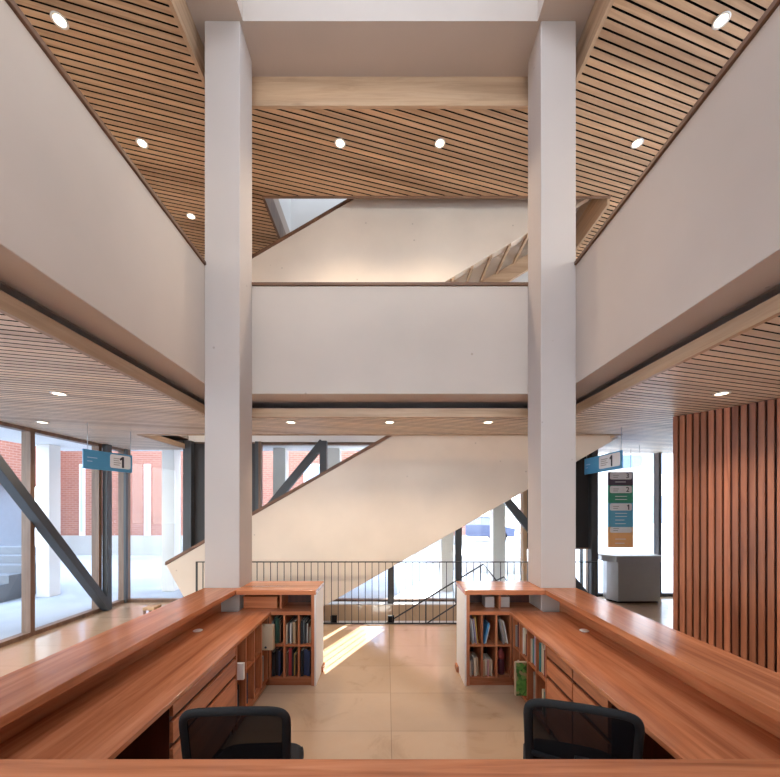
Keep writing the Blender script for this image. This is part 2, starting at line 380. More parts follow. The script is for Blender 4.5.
mb.box(WX0, SK[0], WY0, 5.9, 7.05, 7.3); mb.box(SK[1], WX1, WY0, 5.9, 7.05, 7.3)
mb.box(SK[0], SK[1], SK[3], 5.9, 7.05, 7.3); mb.box(SK[0], SK[1], WY0, SK[2], 7.05, 7.3)
mb.box(WX0, -1.95, 5.9, WY1, 7.05, 7.3); mb.box(3.46, WX1, 5.9, WY1, 7.05, 7.3)
struct(mb.build('roof', M['conc']), 'plastered roof slab around the skylight', 'roof')
mb = MB()
mb.box(SK[0]-.15, SK[0], SK[2]-.15, SK[3]+.15, 7.3, 8.6); mb.box(SK[1], SK[1]+.15, SK[2]-.15, SK[3]+.15, 7.3, 8.6)
mb.box(SK[0], SK[1], SK[3], SK[3]+.15, 7.3, 8.6); mb.box(SK[0], SK[1], SK[2]-.15, SK[2], 7.3, 8.6)
struct(mb.build('wall_skylight', M['white']), 'white sides of the skylight shaft above the desk', 'skylight')
mb = MB()
mb.box(-2.1, -1.95, 5.75, WY1, 7.3, 10); mb.box(3.46, 3.6, 5.75, WY1, 7.3, 10); mb.box(-1.95, 3.46, 5.75, 5.9, 7.3, 10)
struct(mb.build('wall_stair_shaft', M['white']), 'white shaft walls above the upper stair', 'wall')

# columns
for i, s in enumerate((-1, 1)):
    mb = MB(); xa, xb = sorted((s*1.982, s*1.607))
    mb.box(xa, xb, 4.0, 4.375, 0, 7.05)
    struct(mb.build('column' if i == 0 else 'column.001', M['column'], bevel=.008),
           'square pale concrete column rising from the %s corner of the desk' % ('left' if s < 0 else 'right'), 'column')

# ------------------------------------------------------------------ timber batten wall on the right
mb = MB()
A = Vector((3.60, 4.74)); B = Vector((4.21, 3.74)); d = (B-A).normalized(); n = Vector((d.y, -d.x)); n = n if n.x < 0 else -n
mb.mi = 1
mb.prism([tuple(A), tuple(B), (6.6, 3.74), (6.6, 4.74)], 0, 3.0)
mb.mi = 0
ln = (B-A).length; k = 0; P = .0715
while (k+1)*P < ln+.03:
    a = A + d*(k*P); b = a + d*.049
    mb.prism([tuple(a), tuple(b), tuple(b+n*.045), tuple(a+n*.045)], 0, 2.995); k += 1
k = 0
while k*P < 2.3:
    x = 4.24 + k*P
    mb.box(x, x+.049, 3.695, 3.74, 0, 2.995); k += 1
def batten_mat():
    m = M['batten']; nt = m.node_tree; L = nt.links.new
    # each batten has a tone of its own
    b = nt.nodes['Principled BSDF']; src = b.inputs['Base Color'].links[0].from_socket
    gm = N(nt, 'ShaderNodeNewGeometry')
    mr = N(nt, 'ShaderNodeMapRange'); mr.inputs['To Min'].default_value = .78; mr.inputs['To Max'].default_value = 1.3
    L(gm.outputs['Random Per Island'], mr.inputs['Value'])
    vm = N(nt, 'ShaderNodeVectorMath', operation='SCALE'); L(src, vm.inputs[0]); L(mr.outputs[0], vm.inputs['Scale']); L(vm.outputs['Vector'], b.inputs['Base Color'])
batten_mat()
struct(mb.build('wall_batten', [M['batten'], M['ch_shade']]), 'upright cherry battens cladding the angled wall on the right', 'wall')

# ------------------------------------------------------------------ glazing
wn = [0]
ORDS = ['first', 'second', 'third', 'fourth']
def bay(p, q, z0, z1, label, frame='mull', fw=.05, fd=.10, left=True, right=True, low_strip='mull_x'):
    """a window bay from p to q (XY), with its pane"""
    wn[0] += 1
    p = Vector((*p, 0)); q = Vector((*q, 0)); d = (q-p); L = d.length; d.normalize()
    mb = MB()
    def bar(a, b, za, zb, dep=fd):
        nn = Vector((d.y, -d.x, 0)); P0 = p+d*a; P1 = p+d*b
        mb.prism([tuple((P0-nn*dep/2)[:2]), tuple((P1-nn*dep/2)[:2]), tuple((P1+nn*dep/2)[:2]), tuple((P0+nn*dep/2)[:2])], za, zb)
    bar(0, L, z0, z0+.06); bar(0, L, z1-.05, z1)
    if left: bar(0, fw, z0+.06, z1-.05)
    if right: bar(L-fw, L, z0+.06, z1-.05)
    o = struct(mb.build('window_%d' % wn[0], M[frame]), label, 'window')
    mb = MB(); nn = Vector((d.y, -d.x, 0)); e = .006
    a = p+d*.02; b = q-d*.02
    mb.prism([tuple((a-nn*e)[:2]), tuple((b-nn*e)[:2]), tuple((b+nn*e)[:2]), tuple((a+nn*e)[:2])], z0+.03, z1-.03)
    mb.build('pane', M['glass'], o)
    return o
GX = -5.22
ys = [-.98, .3, 1.58, 2.86, 4.14, 5.42, 6.70, 7.36]
pos = ['eighth', 'seventh', 'sixth', 'fifth', 'fourth', 'third', 'second', 'first']
for i in range(7):
    bay((GX, ys[i]), (GX, ys[i+1]), 0, 3.0, 'tall brown framed pane in the left glazing, %s bay from the far corner' % ['seventh', 'sixth', 'fifth', 'fourth', 'third', 'second', 'first'][i], fw=.035, fd=.13)
GY = 7.40
K = [.04 + 1.3*k for k in range(-4, 5)]      # facade grid
bl = ['pane of the back glazing beside the left corner mullion', 'pane of the back glazing hidden by a dark blind, left of the stair',
      'pane of the back glazing above the stair, left of the slanting brace', 'pane of the back glazing above the stair under the slanting brace', 'pane of the back glazing under the stair, left of centre',
      'pane of the back glazing right of the dark post', 'pane of the back glazing beside the right column with a dark blind']
bx = [(-5.16, K[1]), (K[1], K[2]), (K[2], K[3]), (K[3], K[4]), (K[4], K[5]), (K[5], K[6]), (K[6], K[7])]
for i, (a, b) in enumerate(bx):
    bay((a, GY), (b, GY), 0, 3.14, bl[i], frame=('mull' if i < 5 else 'oakm'), fw=.03)
bay((4.05, 7.9), (5.64, 7.9), 0, 3.14, 'tall pane of the entrance glazing behind the grey service desk', frame='steel', fw=.02)
bay((5.64, 7.9), (6.6, 7.9), 0, 3.14, 'tall pane of the entrance glazing beside the batten wall', frame='steel', fw=.035)
mb = MB(); mb.box(WX0+.1, 6.6, 7.86, 7.95, 3.14, 3.6); mb.box(3.6, 6.6, 7.45, 7.9, 3.1, 3.2)
struct(mb.build('trim_17', M['white']), 'white head above the entrance glazing', 'trim')

for i in range(4):  # unseen windows added to brighten the high ceiling on the right
    bay((WX1+.1, -2+2.25*i), (WX1+.1, .25+2.25*i), 4.3, 6.55, 'added unseen gallery window on the right, %s from the back' % ['fourth', 'third', 'second', 'first'][i])
for i in range(4):  # unseen rear windows added to light the balcony wall, columns and stair
    bay((-4.9+2.45*i, WY0-.1), (-2.45+2.45*i, WY0-.1), 4.3, 6.55, 'added unseen gallery window behind the desk, %s from the left' % ORDS[i])
    bay((-4.9+2.45*i, WY0-.1), (-2.45+2.45*i, WY0-.1), 0, 3.0, 'added unseen ground floor window behind the desk, %s from the left' % ORDS[i])
mb = MB(); mb.box(SK[0], SK[1], SK[2], SK[3], 8.52, 8.56); wn[0] += 1
struct(mb.build('window_%d' % wn[0], M['sglass']), 'skylight glass over the opening above the desk', 'window')
mb = MB(); mb.box(-1.95, 3.46, 5.9, WY1, 9.9, 9.94); wn[0] += 1
struct(mb.build('window_%d' % wn[0], M['sglass']), 'skylight glass over the upper stair', 'window')
def post(x, y, w, dpt, z1, label, mat='steel'):
    mb = MB(); mb.box(x-w/2, x+w/2, y-dpt/2, y+dpt/2, 0, z1)
    return struct(mb.build('steel_post', M[mat], bevel=.004), label, 'steel post')
post(K[1], 7.24, .16, .14, 3.14, 'dark grey steel post left of the left column')
post(K[3], 7.24, .135, .14, 3.14, 'dark steel post where the slanting brace tops out')
post(K[4], 7.24, .12, .14, 3.14, 'dark steel post standing under the stair behind the railing')
post(K[5], 7.24, .12, .14, 3.14, 'dark steel post under the stair, beside the right bookcase')
post(K[7], 7.24, .13, .14, 3.0, 'grey steel post right of the right column')
post(-5.11, 6.80, .09, .12, 3.0, 'dark steel post at the foot of the left slanting brace')
post(-5.14, 7.33, .05, .06, 3.0, 'thin dark mullion in the far left glass corner')
post(5.64, 7.82, .06, .06, 3.0, 'thin dark mullion beside the batten wall')
mb = MB(); mb.box(K[2]-.03, K[2]+.03, 7.26, 7.34, 0, 3.14); struct(mb.build('steel_post', M['steel']), 'dark thin mullion just right of the left column', 'mullion')
mb = MB(); mb.box(K[2]+.035, K[2]+.085, 7.26, 7.36, 0, 3.14); struct(mb.build('mullion', M['mull']), 'brown timber mullion just right of the left column', 'mullion')
mb = MB(); mb.box(K[6]-.045, K[6]+.03, 7.24, 7.36, 0, 3.14); struct(mb.build('mullion', M['oakm']), 'light timber mullion just left of the right column', 'mullion')
def brace(p, q, label):
    mb = MB(); mb.beam(p, q, .15, .10, up=(1, 0, 0) if abs(p[0]-q[0]) < .01 else (0, 1, 0))
    return struct(mb.build('steel_brace', M['steel'], bevel=.004), label, 'steel brace')
brace((K[3], 7.22, 3.12), (K[1]+.08, 7.22, .06), 'dark slanting steel brace seen above the stair')
brace((K[5], 7.22, 3.12), (K[7]-.08, 7.22, .06), 'dark slanting steel brace running behind the right column')
mb = MB(); mb.beam((-5.09, 6.76, .06), (-5.09, 4.40, 2.98), .12, .155, up=(1, 0, 0)); struct(mb.build('steel_brace', M['steel'], bevel=.004), 'dark slanting steel brace across the left glazing', 'steel brace')
for (a, b, z0, lab) in ((K[1]+.06, K[2]-.04, .0, 'dark blind pulled down left of the stair'), (K[6]+.035, K[7]-.03, 1.05, 'dark blind over the glass behind the right column')):
    mb = MB(); mb.box(a, b, 7.28, 7.32, z0+.03, 3.10)
    o = empty('window_blind', ((a+b)/2, 7.30, z0)); tag(o, lab, 'blind')
    bl_ = mb.build('fabric', M['dark_panel'], o); bl_.matrix_parent_inverse = o.matrix_basis.inverted()
    mb = MB(); mb.box(a, b, 7.275, 7.325, z0, z0+.03); r_ = mb.build('bottom_rail', M['mull_x'], o); r_.matrix_parent_inverse = o.matrix_basis.inverted()

# ------------------------------------------------------------------ stairs
def flight(name, xs, z_of, yn, yf, prof, label, nb=False):
    root = empty(name, (xs, (yn+yf)/2, 0)); tag(root, label, 'staircase')
    inv = Matrix.Translation((-xs, -(yn+yf)/2, 0))
    def put(o): o.matrix_parent_inverse = inv; return o
    mb = MB(); mb.prism_y(prof['near'], yn, yn+.12); put(mb.build('balustrade', M['conc_stair'], root, bevel=.006))
    mb = MB(); mb.prism_y(prof['near'], yf-.12, yf); put(mb.build('balustrade', M['conc_stair'], root, bevel=.006))
    for (ya, yb) in ((yn-.01, yn+.13), (yf-.13, yf+.01)):
        (x0, z0), (x1, z1) = prof['cap']
        mb = MB(); mb.prism_y([(x0, z0), (x1, z1), (x1, z1+.055), (x0, z0+.055)], ya, yb); put(mb.build('handrail_cap', M['cap_x'], root))
    # treads between the two balustrades
    mb = MB(); x, z = prof['start']; mb.mi = 0
    g, r_ = .30, .30*prof['slope']
    while z + r_ < prof['ztop']:
        z += r_
        mb.prism_y([(x, z-r_-.20), (x+g, z-r_+r_-.20), (x+g, z), (x, z)], yn+.12, yf-.12); x += g
    put(mb.build('tread_run', M['conc_stair'], root))
    return root, put
S1 = .572
top = lambda x: .92 + (x+3.63)*S1
bot = lambda x: .27 + (x+1.035)*S1
near = [(-3.63, .92), (-3.30, .32), (-3.14, 0.0), (-1.035-.27/S1, 0.0), (5.6, bot(5.6)), (5.6, top(5.6))]
near = [(-3.63, .92), (-3.30, .32), (-3.14, 0.0), (-1.035-.27/S1, 0.0), (4.0, bot(4.0)), (4.0, 4.55), (-3.63+(4.55-.92)/S1, 4.55)]
root, put = flight('staircase', 0, None, 6.10, 7.08, dict(near=near, cap=((-3.64, .92), (-3.63+(4.55-.92)/S1, 4.55)), start=(-3.0, 0), slope=S1, ztop=3.5), 'massive pale concrete stair with dark timber cap, rising right behind the railing')
S2 = .586
top2 = lambda x: 5.92 + (x+2.215)*S2
bot2 = lambda x: 5.53 + (x-.905)*S2
near2 = [(-3.3, 5.28), (-3.3, 4.5), (-.85, 4.5), (3.3, bot2(3.3)), (3.3, 8.6), (-2.215+(8.6-5.92)/S2, 8.6)]
root2, put2 = flight('staircase', 0, None, 6.10, 7.08, dict(near=near2, cap=((-3.3, 5.28), (-2.215+(8.6-5.92)/S2, 8.6)), start=(-1.8, 4.5), slope=S2, ztop=8.0), 'upper concrete stair with dark cap, seen over the balcony wall between the columns')
for i in range(7):
    x = 1.02 + i*.305
    mb = MB(); mb.prism_y([(x, bot2(x)-.0), (x+.05, bot2(x+.05)-.0), (x+.05, bot2(x+.05)-.05), (x, bot2(x)-.05)], 6.10, 6.80)
    put2(mb.build('batten', M['oak_y'], root2))
mb = MB(); mb.prism_y([(.0, bot2(.0)-.02), (3.3, bot2(3.3)-.02), (3.3, bot2(3.3)-.30), (.0, bot2(.0)-.30)], 6.80, 6.88); put2(mb.build('stringer', M['oak_x'], root2))

# flight going down, and its handrails
root3 = empty('staircase', (0, 6.6, 0)); tag(root3, 'concrete steps going down behind the railing, mostly hidden', 'staircase')
mb = MB(); x, z = 2.6, 0
while z > -2.3:
    z -= .165; mb.box(x-.28, x, 6.02, 7.13, z-.25, z); x -= .28
o = mb.build('tread_run', M['white'], root3); o.matrix_parent_inverse = Matrix.Translation((0, -6.6, 0))
hr = empty('handrail', (1.5, 6.15, 0)); tag(hr, 'dark metal stair handrail sloping up to a peak behind the railing', 'handrail')
invh = Matrix.Translation((-1.5, -6.15, 0))
mb = MB(); mb.tube([(-1.45, 6.15, -.86), (.02, 6.15, -.0), (1.545, 6.15, .93), (1.76, 6.15, .66)], .012, 8); mb.build('top_rail', M['rail'], hr).matrix_parent_inverse = invh
mb = MB(); mb.tube([(-1.0, 6.15, -.99), (.62, 6.15, -.04), (1.55, 6.15, .56), (1.88, 6.15, .72), (1.98, 6.15, .60)], .012, 8); mb.build('lower_rail', M['rail'], hr).matrix_parent_inverse = invh
for x, z in ((.6, .352), (1.5, .90)):
    mb = MB(); mb.tube([(x, 6.15, z-.9 if z < .5 else .0), (x, 6.15, z)], .009, 8); mb.build('upright', M['rail'], hr).matrix_parent_inverse = invh

# railing of the stairwell
rg = empty('railing', (0, 5.96, 0)); tag(rg, 'black metal railing with thin upright bars in front of the stair', 'railing')
RX0, RX1 = -3.07, 3.3
inv = Matrix.Translation((0, -5.96, 0))
mb = MB(); mb.box(RX0, RX1, 5.945, 5.975, .985, 1.0); mb.build('top_rail', M['rail'], rg).matrix_parent_inverse = inv
mb = MB(); mb.box(RX0, RX1, 5.95, 5.97, .005, .025); mb.build('bottom_rail', M['rail'], rg).matrix_parent_inverse = inv
x = RX0 + .11; proto = None
k = 0
while x < RX1-.02:
    if proto is None:
        mb = MB(); mb.box(-.005, .005, -.006, .006, .02, .99); proto = mb.build('bar', M['rail'], rg)
        b = proto
    else:
        b = proto.copy(); col.objects.link(b); b.parent = rg
    b.location = (x, 0, 0); x += .1075
for x in (RX0+.01, RX1-.01):
    mb = MB(); mb.box(x-.01, x+.01, 5.945, 5.975, .0, 1.0); mb.build('post', M['rail'], rg).matrix_parent_inverse = inv
for i, x in enumerate((-.89, .03)):
    mb = MB(); mb.box(x-.05, x+.05, 6.0, 6.06, -.02, .12)
    tag(mb.build('rail_bracket', M['black'], bevel=.004), 'black block behind the foot of the railing, %s' % ('beside the left bookcase' if i == 0 else 'where the sloping handrail starts'), 'bracket')

# ------------------------------------------------------------------ reception desk
LT, LB = 1.0, .95        # ledge top, bottom
WT, WB = .775, .745      # worktop
for s, side in ((-1, 'left'), (1, 'right')):
    def X(a, b): return sorted((s*a, s*b))
    # ledge of the long side
    mb = MB(); x0, x1 = X(1.607, 1.982); mb.box(x0, x1, 1.28, 3.997, LB, LT)
    lo_ = tag(mb.build('desk_ledge', M['ch_y'], bevel=.004), 'long raised cherry ledge of the desk running to the %s column' % side, 'desk ledge')
    mb = MB(); x0, x1 = X(.77, 1.605); mb.box(x0, x1, 3.88, 4.37, LB, LT)
    tag(mb.build('desk_ledge', M['ch_x'], bevel=.004), 'short cherry ledge on top of the %s end bookcase' % side, 'desk ledge')
    # outer panel
    dp = MB(); x0, x1 = X(1.80, 1.83); dp.box(x0, x1, 1.28, 3.99, 0, LB)
    dp.build('front_panel', M['ch_y'], lo_)
    # worktop
    wt = MB(); x0, x1 = X(1.235, 1.797); wt.box(x0, x1, 1.33, 3.885, WB, WT)
    wo = tag(wt.build('worktop', M['ch_y'], bevel=.003), 'long cherry worktop along the %s side of the desk' % side, 'worktop')
    mb = MB(); mb.lathe([(.0, 0), (.035, 0), (.04, .004), (.03, .010), (.0, .011)], 20, (s*1.69, 3.28, WT)); g = mb.build('cable_grommet', M['paper'], wo); tag(g, 'round white cable cap')
    # end bookcase
    bc = empty('bookcase', (s*1.2, 4.1, 0)); tag(bc, 'cherry end bookcase of six cubbies beside the gap, at the %s column' % side, 'bookcase')
    inv = Matrix.Translation((-s*1.2, -4.1, 0))
    P = lambda o: setattr(o, 'matrix_parent_inverse', inv)
    mb = MB(); x0, x1 = X(.792, .825); mb.box(x0, x1, 3.9, 4.36, 0, LB); P(mb.build('side_panel', M['ch_z'], bc, bevel=.002))
    mb = MB(); x0, x1 = X(.775, .792); mb.box(x0, x1, 3.903, 4.36, 0, LB); lam = mb.build('end_panel', M['white'], bc); P(lam); tag(lam, 'pale end panel')
    mb = MB(); x0, x1 = X(.825, 1.585); mb.box(x0, x1, 4.27, 4.30, 0, LB); P(mb.build('back_panel', M['ch_shade'], bc))
    mb = MB(); x0, x1 = X(.825, 1.585); mb.box(x0, x1, 3.89, 4.27, WB-.005, WT); P(mb.build('top_board', M['ch_x'], bc, bevel=.002))
    mb = MB(); x0, x1 = X(.825, 1.585); mb.box(x0, x1, 3.905, 4.27, .065, .085); mb.box(x0, x1, 3.915, 3.93, 0, .065); P(mb.build('plinth', M['ch_x'], bc))
    for a in (.945, 1.095, 1.245):
        mb = MB(); x0, x1 = X(a, a+.02); mb.box(x0, x1, 3.905, 4.27, .085, WB-.005); P(mb.build('divider', M['ch_z'], bc))
    for a, b in ((.825, .945), (.965, 1.095), (1.115, 1.245)):
        mb = MB(); x0, x1 = X(a, b); mb.box(x0, x1, 3.91, 4.27, .405, .425); P(mb.build('shelf', M['ch_x'], bc))
    mb = MB(); x0, x1 = X(1.16, 1.18); mb.box(x0, x1, 4.0, 4.27, WT, LB); P(mb.build('ledge_support', M['ch_z'], bc))
    mb = MB(); x0, x1 = X(.75, .775); mb.box(x0, x1, 4.22, 4.34, 0, .06); P(mb.build('skirting', M['ch_x'], bc))
    # side bookcase, opening to the middle of the desk
    sb = empty('bookcase', (s*1.45, 3.48, 0)); tag(sb, 'cherry bookcase under the far end of the %s worktop' % side, 'bookcase')
    inv2 = Matrix.Translation((-s*1.45, -3.48, 0))
    Q = lambda o: setattr(o, 'matrix_parent_inverse', inv2)
    ysd = [3.07, 3.275, 3.48, 3.685, 3.874]
    mb = MB(); x0, x1 = X(1.60, 1.62); mb.box(x0, x1, 3.07, 3.885, .085, WB-.006); Q(mb.build('back_panel', M['ch_shade'], sb))
    for y in ysd:
        mb = MB(); x0, x1 = X(1.265, 1.60); mb.box(x0, x1, y-.009, y+.009, .085, WB-.006); Q(mb.build('divider', M['ch_z'], sb))
    for a, b in zip(ysd, ysd[1:]):
        mb = MB(); x0, x1 = X(1.27, 1.60); mb.box(x0, x1, a+.009, b-.009, .415, .433); Q(mb.build('shelf', M['ch_y'], sb))
    mb = MB(); x0, x1 = X(1.265, 1.62); mb.box(x0, x1, 3.061, 3.885, .065, .085); x0, x1 = X(1.29, 1.305); mb.box(x0, x1, 3.06, 3.885, 0, .065); Q(mb.build('plinth', M['ch_y'], sb))
    # drawer cabinets
    if s < 0: cabs = [(2.15, 3.05, 'wide three-drawer cherry cabinet under the left worktop')]
    else: cabs = [(2.63, 3.05, 'cherry drawer cabinet under the right worktop, next to the bookshelves'), (2.20, 2.62, 'cherry drawer cabinet under the right worktop, behind the right chair')]
    for (ya, yb, lab) in cabs:
        dc = empty('drawer_cabinet', (s*1.5, (ya+yb)/2, 0)); tag(dc, lab, 'drawer cabinet')
        inv3 = Matrix.Translation((-s*1.5, -(ya+yb)/2, 0)); T = lambda o: setattr(o, 'matrix_parent_inverse', inv3)
        mb = MB(); x0, x1 = X(1.285, 1.75); mb.box(x0, x1, ya, yb, .08, WB-.002); T(mb.build('carcass', M['ch_shade'], dc))
        mb = MB(); x0, x1 = X(1.31, 1.74); mb.box(x0, x1, ya+.01, yb-.01, 0, .08); T(mb.build('plinth', M['ch_shade'], dc))
        for (za, zb) in ((.652, .738), (.50, .620), (.09, .465)):
            mb = MB(); x0, x1 = X(1.263, 1.285); mb.box(x0, x1, ya+.003, yb-.003, za, zb); T(mb.build('drawer', M['ch_draw'], dc, bevel=.002))
    mb = MB(); x0, x1 = X(1.27, 1.79); mb.box(x0, x1, 1.34, 1.37, 0, WB); mb.build('end_panel', M['ch_z'], wo)
# back (nearest) ledge
mb = MB(); mb.box(-1.982, 1.982, .88, 1.272, LB, LT); lo_ = tag(mb.build('desk_ledge', M['ch_x'], bevel=.004), 'cherry ledge across the near side of the desk at the bottom', 'desk ledge')
mb = MB(); mb.box(-1.83, 1.83, 1.0, 1.03, 0, LB); mb.build('front_panel', M['ch_x'], lo_)

# wooden box in the slot of the left end bookcase and papers on the right one
bx_ = empty('wooden_box', (-1.39, 4.11, WT+.001)); tag(bx_, 'low brown box pushed into the open slot of the left end bookcase', 'box')
mb = MB(); mb.box(-.18, .18, -.10, .10, 0, .11); mb.build('body', M['ch_x'], bx_, bevel=.004)
mb = MB(); mb.box(-.185, .185, -.105, .105, .11, .128); mb.build('lid', M['ch_x'], bx_, bevel=.003)
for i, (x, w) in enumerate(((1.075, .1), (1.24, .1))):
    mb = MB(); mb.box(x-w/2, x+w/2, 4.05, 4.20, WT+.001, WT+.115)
    tag(mb.build('paper_stack', M['shadepaper'], bevel=.004), 'white paper stack in the slot of the right end bookcase, %s' % ('nearer the gap' if i == 0 else 'nearer the column'), 'paper')

# ------------------------------------------------------------------ books
bookm = {}
COL = {'dark green': (.035, .09, .06), 'black': (.015, .015, .017), 'red': (.42, .045, .05), 'cream': (.62, .52, .38), 'navy': (.025, .04, .10), 'grey': (.28, .27, .26),
       'blue': (.05, .22, .42), 'brown': (.16, .075, .04), 'white': (.72, .70, .66), 'maroon': (.14, .02, .03), 'yellow': (.62, .40, .08), 'tan': (.46, .31, .17), 'pink': (.55, .28, .27), 'teal': (.04, .2, .22), 'lilac': (.35, .28, .42)}
for k_, v in COL.items(): bookm[k_] = plain('book_' + k_.replace(' ', '_'), v, .55)
def book(c, t, h, dep, loc, axis, lean=0, label='', group='', face=1):
    """upright book; local: thickness along x, depth along +y from the spine at y=0"""
    mb = MB(); mb.mi = 0
    mb.box(-t/2, -t/2+.003, 0, dep, 0, h); mb.box(t/2-.003, t/2, 0, dep, 0, h); mb.box(-t/2+.003, t/2-.003, 0, .004, 0, h)
    mb.mi = 1; mb.box(-t/2+.003, t/2-.003, .004, dep-.004, .004, h-.004)
    o = mb.build('book', [bookm[c], M['page']])
    o.matrix_world = Matrix.Translation(loc) @ Matrix.Rotation(axis, 4, 'Z') @ Matrix.Translation((0, 0, abs(math.sin(lean))*t/2)) @ Matrix.Rotation(lean, 4, 'Y')
    return tag(o, label, 'book', group)
ORD = ['first', 'second', 'third', 'fourth', 'fifth', 'sixth', 'seventh', 'eighth']
def row_books(items, c0, c1, z, mode, s, where, group, pull=.02):
    """items: (colour, thickness, height); mode 'end' (opening towards -Y) or 'side' (opening towards x=0)"""
    u = c0 + .004
    seen = {}
    for it in items: seen[it[0]] = seen.get(it[0], 0) + 1
    for i, it in enumerate(items):
        c, t, h = it[:3]; lean = it[3] if len(it) > 3 else 0
        if u + t > c1 - .002: break
        dep = .17 + .05*((i*37) % 10)/10
        if i == 0 and lean < 0: u += h*math.sin(-lean)
        lab = '%s book, %s from left, %s' % (c, ORD[i], where)
        if mode == 'end':
            loc = (u+t/2, 3.91+pull+.006*((i*53) % 7), z)
            book(c, t, h, dep, loc, 0, lean, lab, group)
        else:
            # along Y; spine faces the middle. rotate so that depth runs outward
            yy = u + t/2
            loc = (s*(1.275+pull*.6+.004*((i*53) % 7)), yy, z)
            book(c, t, h, dep, loc, -math.pi/2 if s > 0 else math.pi/2, lean, lab, group)
        u += t + (.0015 if not lean else .009)
Zt, Zb = .4255, .0855
# left end bookcase: its cubbies from left to right as seen
LE = 'books in the left end bookcase'; RE = 'books in the right end bookcase'
row_books([('grey', .012, .235), ('black', .02, .27), ('dark green', .022, .275), ('dark green', .016, .255), ('brown', .014, .24)], -1.245, -1.115, Zt, 'end', -1, 'upper cubby nearest the left worktop', LE)
row_books([('cream', .012, .2), ('black', .022, .22), ('white', .014, .215), ('black', .01, .2), ('tan', .03, .225)], -1.095, -.965, Zt, 'end', -1, 'upper middle cubby of left end bookcase', LE)
row_books([('black', .024, .245), ('grey', .01, .24), ('black', .02, .22), ('white', .012, .2), ('brown', .012, .19), ('cream', .012, .165)], -.945, -.825, Zt, 'end', -1, 'upper cubby nearest the gap, left bookcase', LE)
row_books([('black', .03, .25), ('black', .034, .28), ('navy', .018, .26)], -1.245, -1.115, Zb, 'end', -1, 'lower cubby nearest the left worktop', LE)
row_books([('brown', .018, .25), ('red', .034, .285), ('black', .018, .27), ('yellow', .012, .225), ('brown', .012, .215)], -1.095, -.965, Zb, 'end', -1, 'lower middle cubby of left end bookcase', LE)
row_books([('black', .03, .27), ('navy', .034, .275), ('navy', .028, .265)], -.945, -.825, Zb, 'end', -1, 'lower cubby nearest the gap, left bookcase', LE)
ln_ = -.10
row_books([('grey', .013, .27, ln_), ('white', .009, .25, ln_), ('lilac', .01, .26, ln_), ('yellow', .011, .27, ln_)],   .826, .947, Zt, 'end', 1, 'leaning in the upper cubby nearest the gap, right bookcase', RE)
row_books([('blue', .02, .22, .22), ('white', .009, .19, .22)], 1.0-.03, 1.095, Zt, 'end', 1, 'leaning in the upper middle cubby, right bookcase', RE)
row_books([('grey', .016, .255, -.2), ('cream', .01, .245, -.2), ('white', .01, .24, -.2)], 1.13, 1.245, Zt, 'end', 1, 'leaning in the upper cubby beside the right worktop', RE)
row_books([('cream', .012, .155, -.05), ('grey', .012, .17, -.05), ('cream', .026, .19, -.05), ('tan', .018, .18, -.05)], .828, .945, Zb, 'end', 1, 'lower cubby nearest the gap, right bookcase', RE)
row_books([('tan', .02, .17), ('cream', .024, .175), ('pink', .016, .17), ('tan', .018, .165), ('cream', .014, .16)], .97, 1.095, Zb, 'end', 1, 'lower middle cubby of right end bookcase', RE)
# red bottle-shaped vase
vz = empty('vase', (1.178, 4.0, Zb)); tag(vz, 'dull red bottle vase in the lower cubby beside the right worktop', 'vase')
vm_ = plain('red_glaze', (.32, .055, .05), .35); vd_ = plain('maroon_glaze', (.10, .018, .03), .4)
mb = MB(); mb.lathe([(.0, 0), (.034, 0), (.038, .02), (.038, .13), (.033, .155), (.03, .16)], 20); mb.build('body', vd_, vz)
mb = MB(); mb.lathe([(.03, .16), (.037, .175), (.04, .20), (.036, .225), (.022, .245), (.014, .262), (.017, .272), (.0, .273)], 20); mb.build('neck', vm_, vz)
# side bookcases
SLb, SRb = 'books under the left worktop', 'books under the right worktop'
cols = ['black', 'brown', 'maroon', 'cream', 'navy', 'dark green', 'tan', 'grey', 'white', 'red']
cubL = ['nearest the drawers', 'second from the drawers', 'third from the drawers', 'farthest from the drawers']
def side_row(palette, n, seed, hmin, hmax):
    r = random.Random(seed); out = []
    for i in range(n): out.append((palette[r.randrange(len(palette))], r.choice((.012, .016, .02, .026, .03)), round(r.uniform(hmin, hmax), 3)))
    return out
for ci in range(4):
    a, b = ysd[ci]+.009, ysd[ci+1]-.009
    if ci == 2: row_books(side_row(['tan', 'brown', 'maroon', 'cream'], 4, ci+3, .2, .28), a, b, Zt+.008, 'side', -1, 'upper cubby %s, left worktop' % cubL[ci], SLb)
    row_books(side_row(['cream', 'black', 'tan', 'dark green', 'navy', 'grey'], 6, ci+11, .22, .31), a, b, Zb, 'side', -1, 'lower cubby %s, left worktop' % cubL[ci], SLb)
    row_books(side_row(['teal', 'navy', 'lilac', 'white', 'grey', 'red', 'cream', 'maroon'], 8, ci+21, .2, .285), a, b, Zt+.008, 'side', 1, 'upper cubby %s, right worktop' % cubL[ci], SRb)
    if ci != 2: row_books(side_row(['teal', 'cream', 'black', 'grey', 'brown'], 7, ci+31, .2, .29), a, b, Zb, 'side', 1, 'lower cubby %s, right worktop' % cubL[ci], SRb)
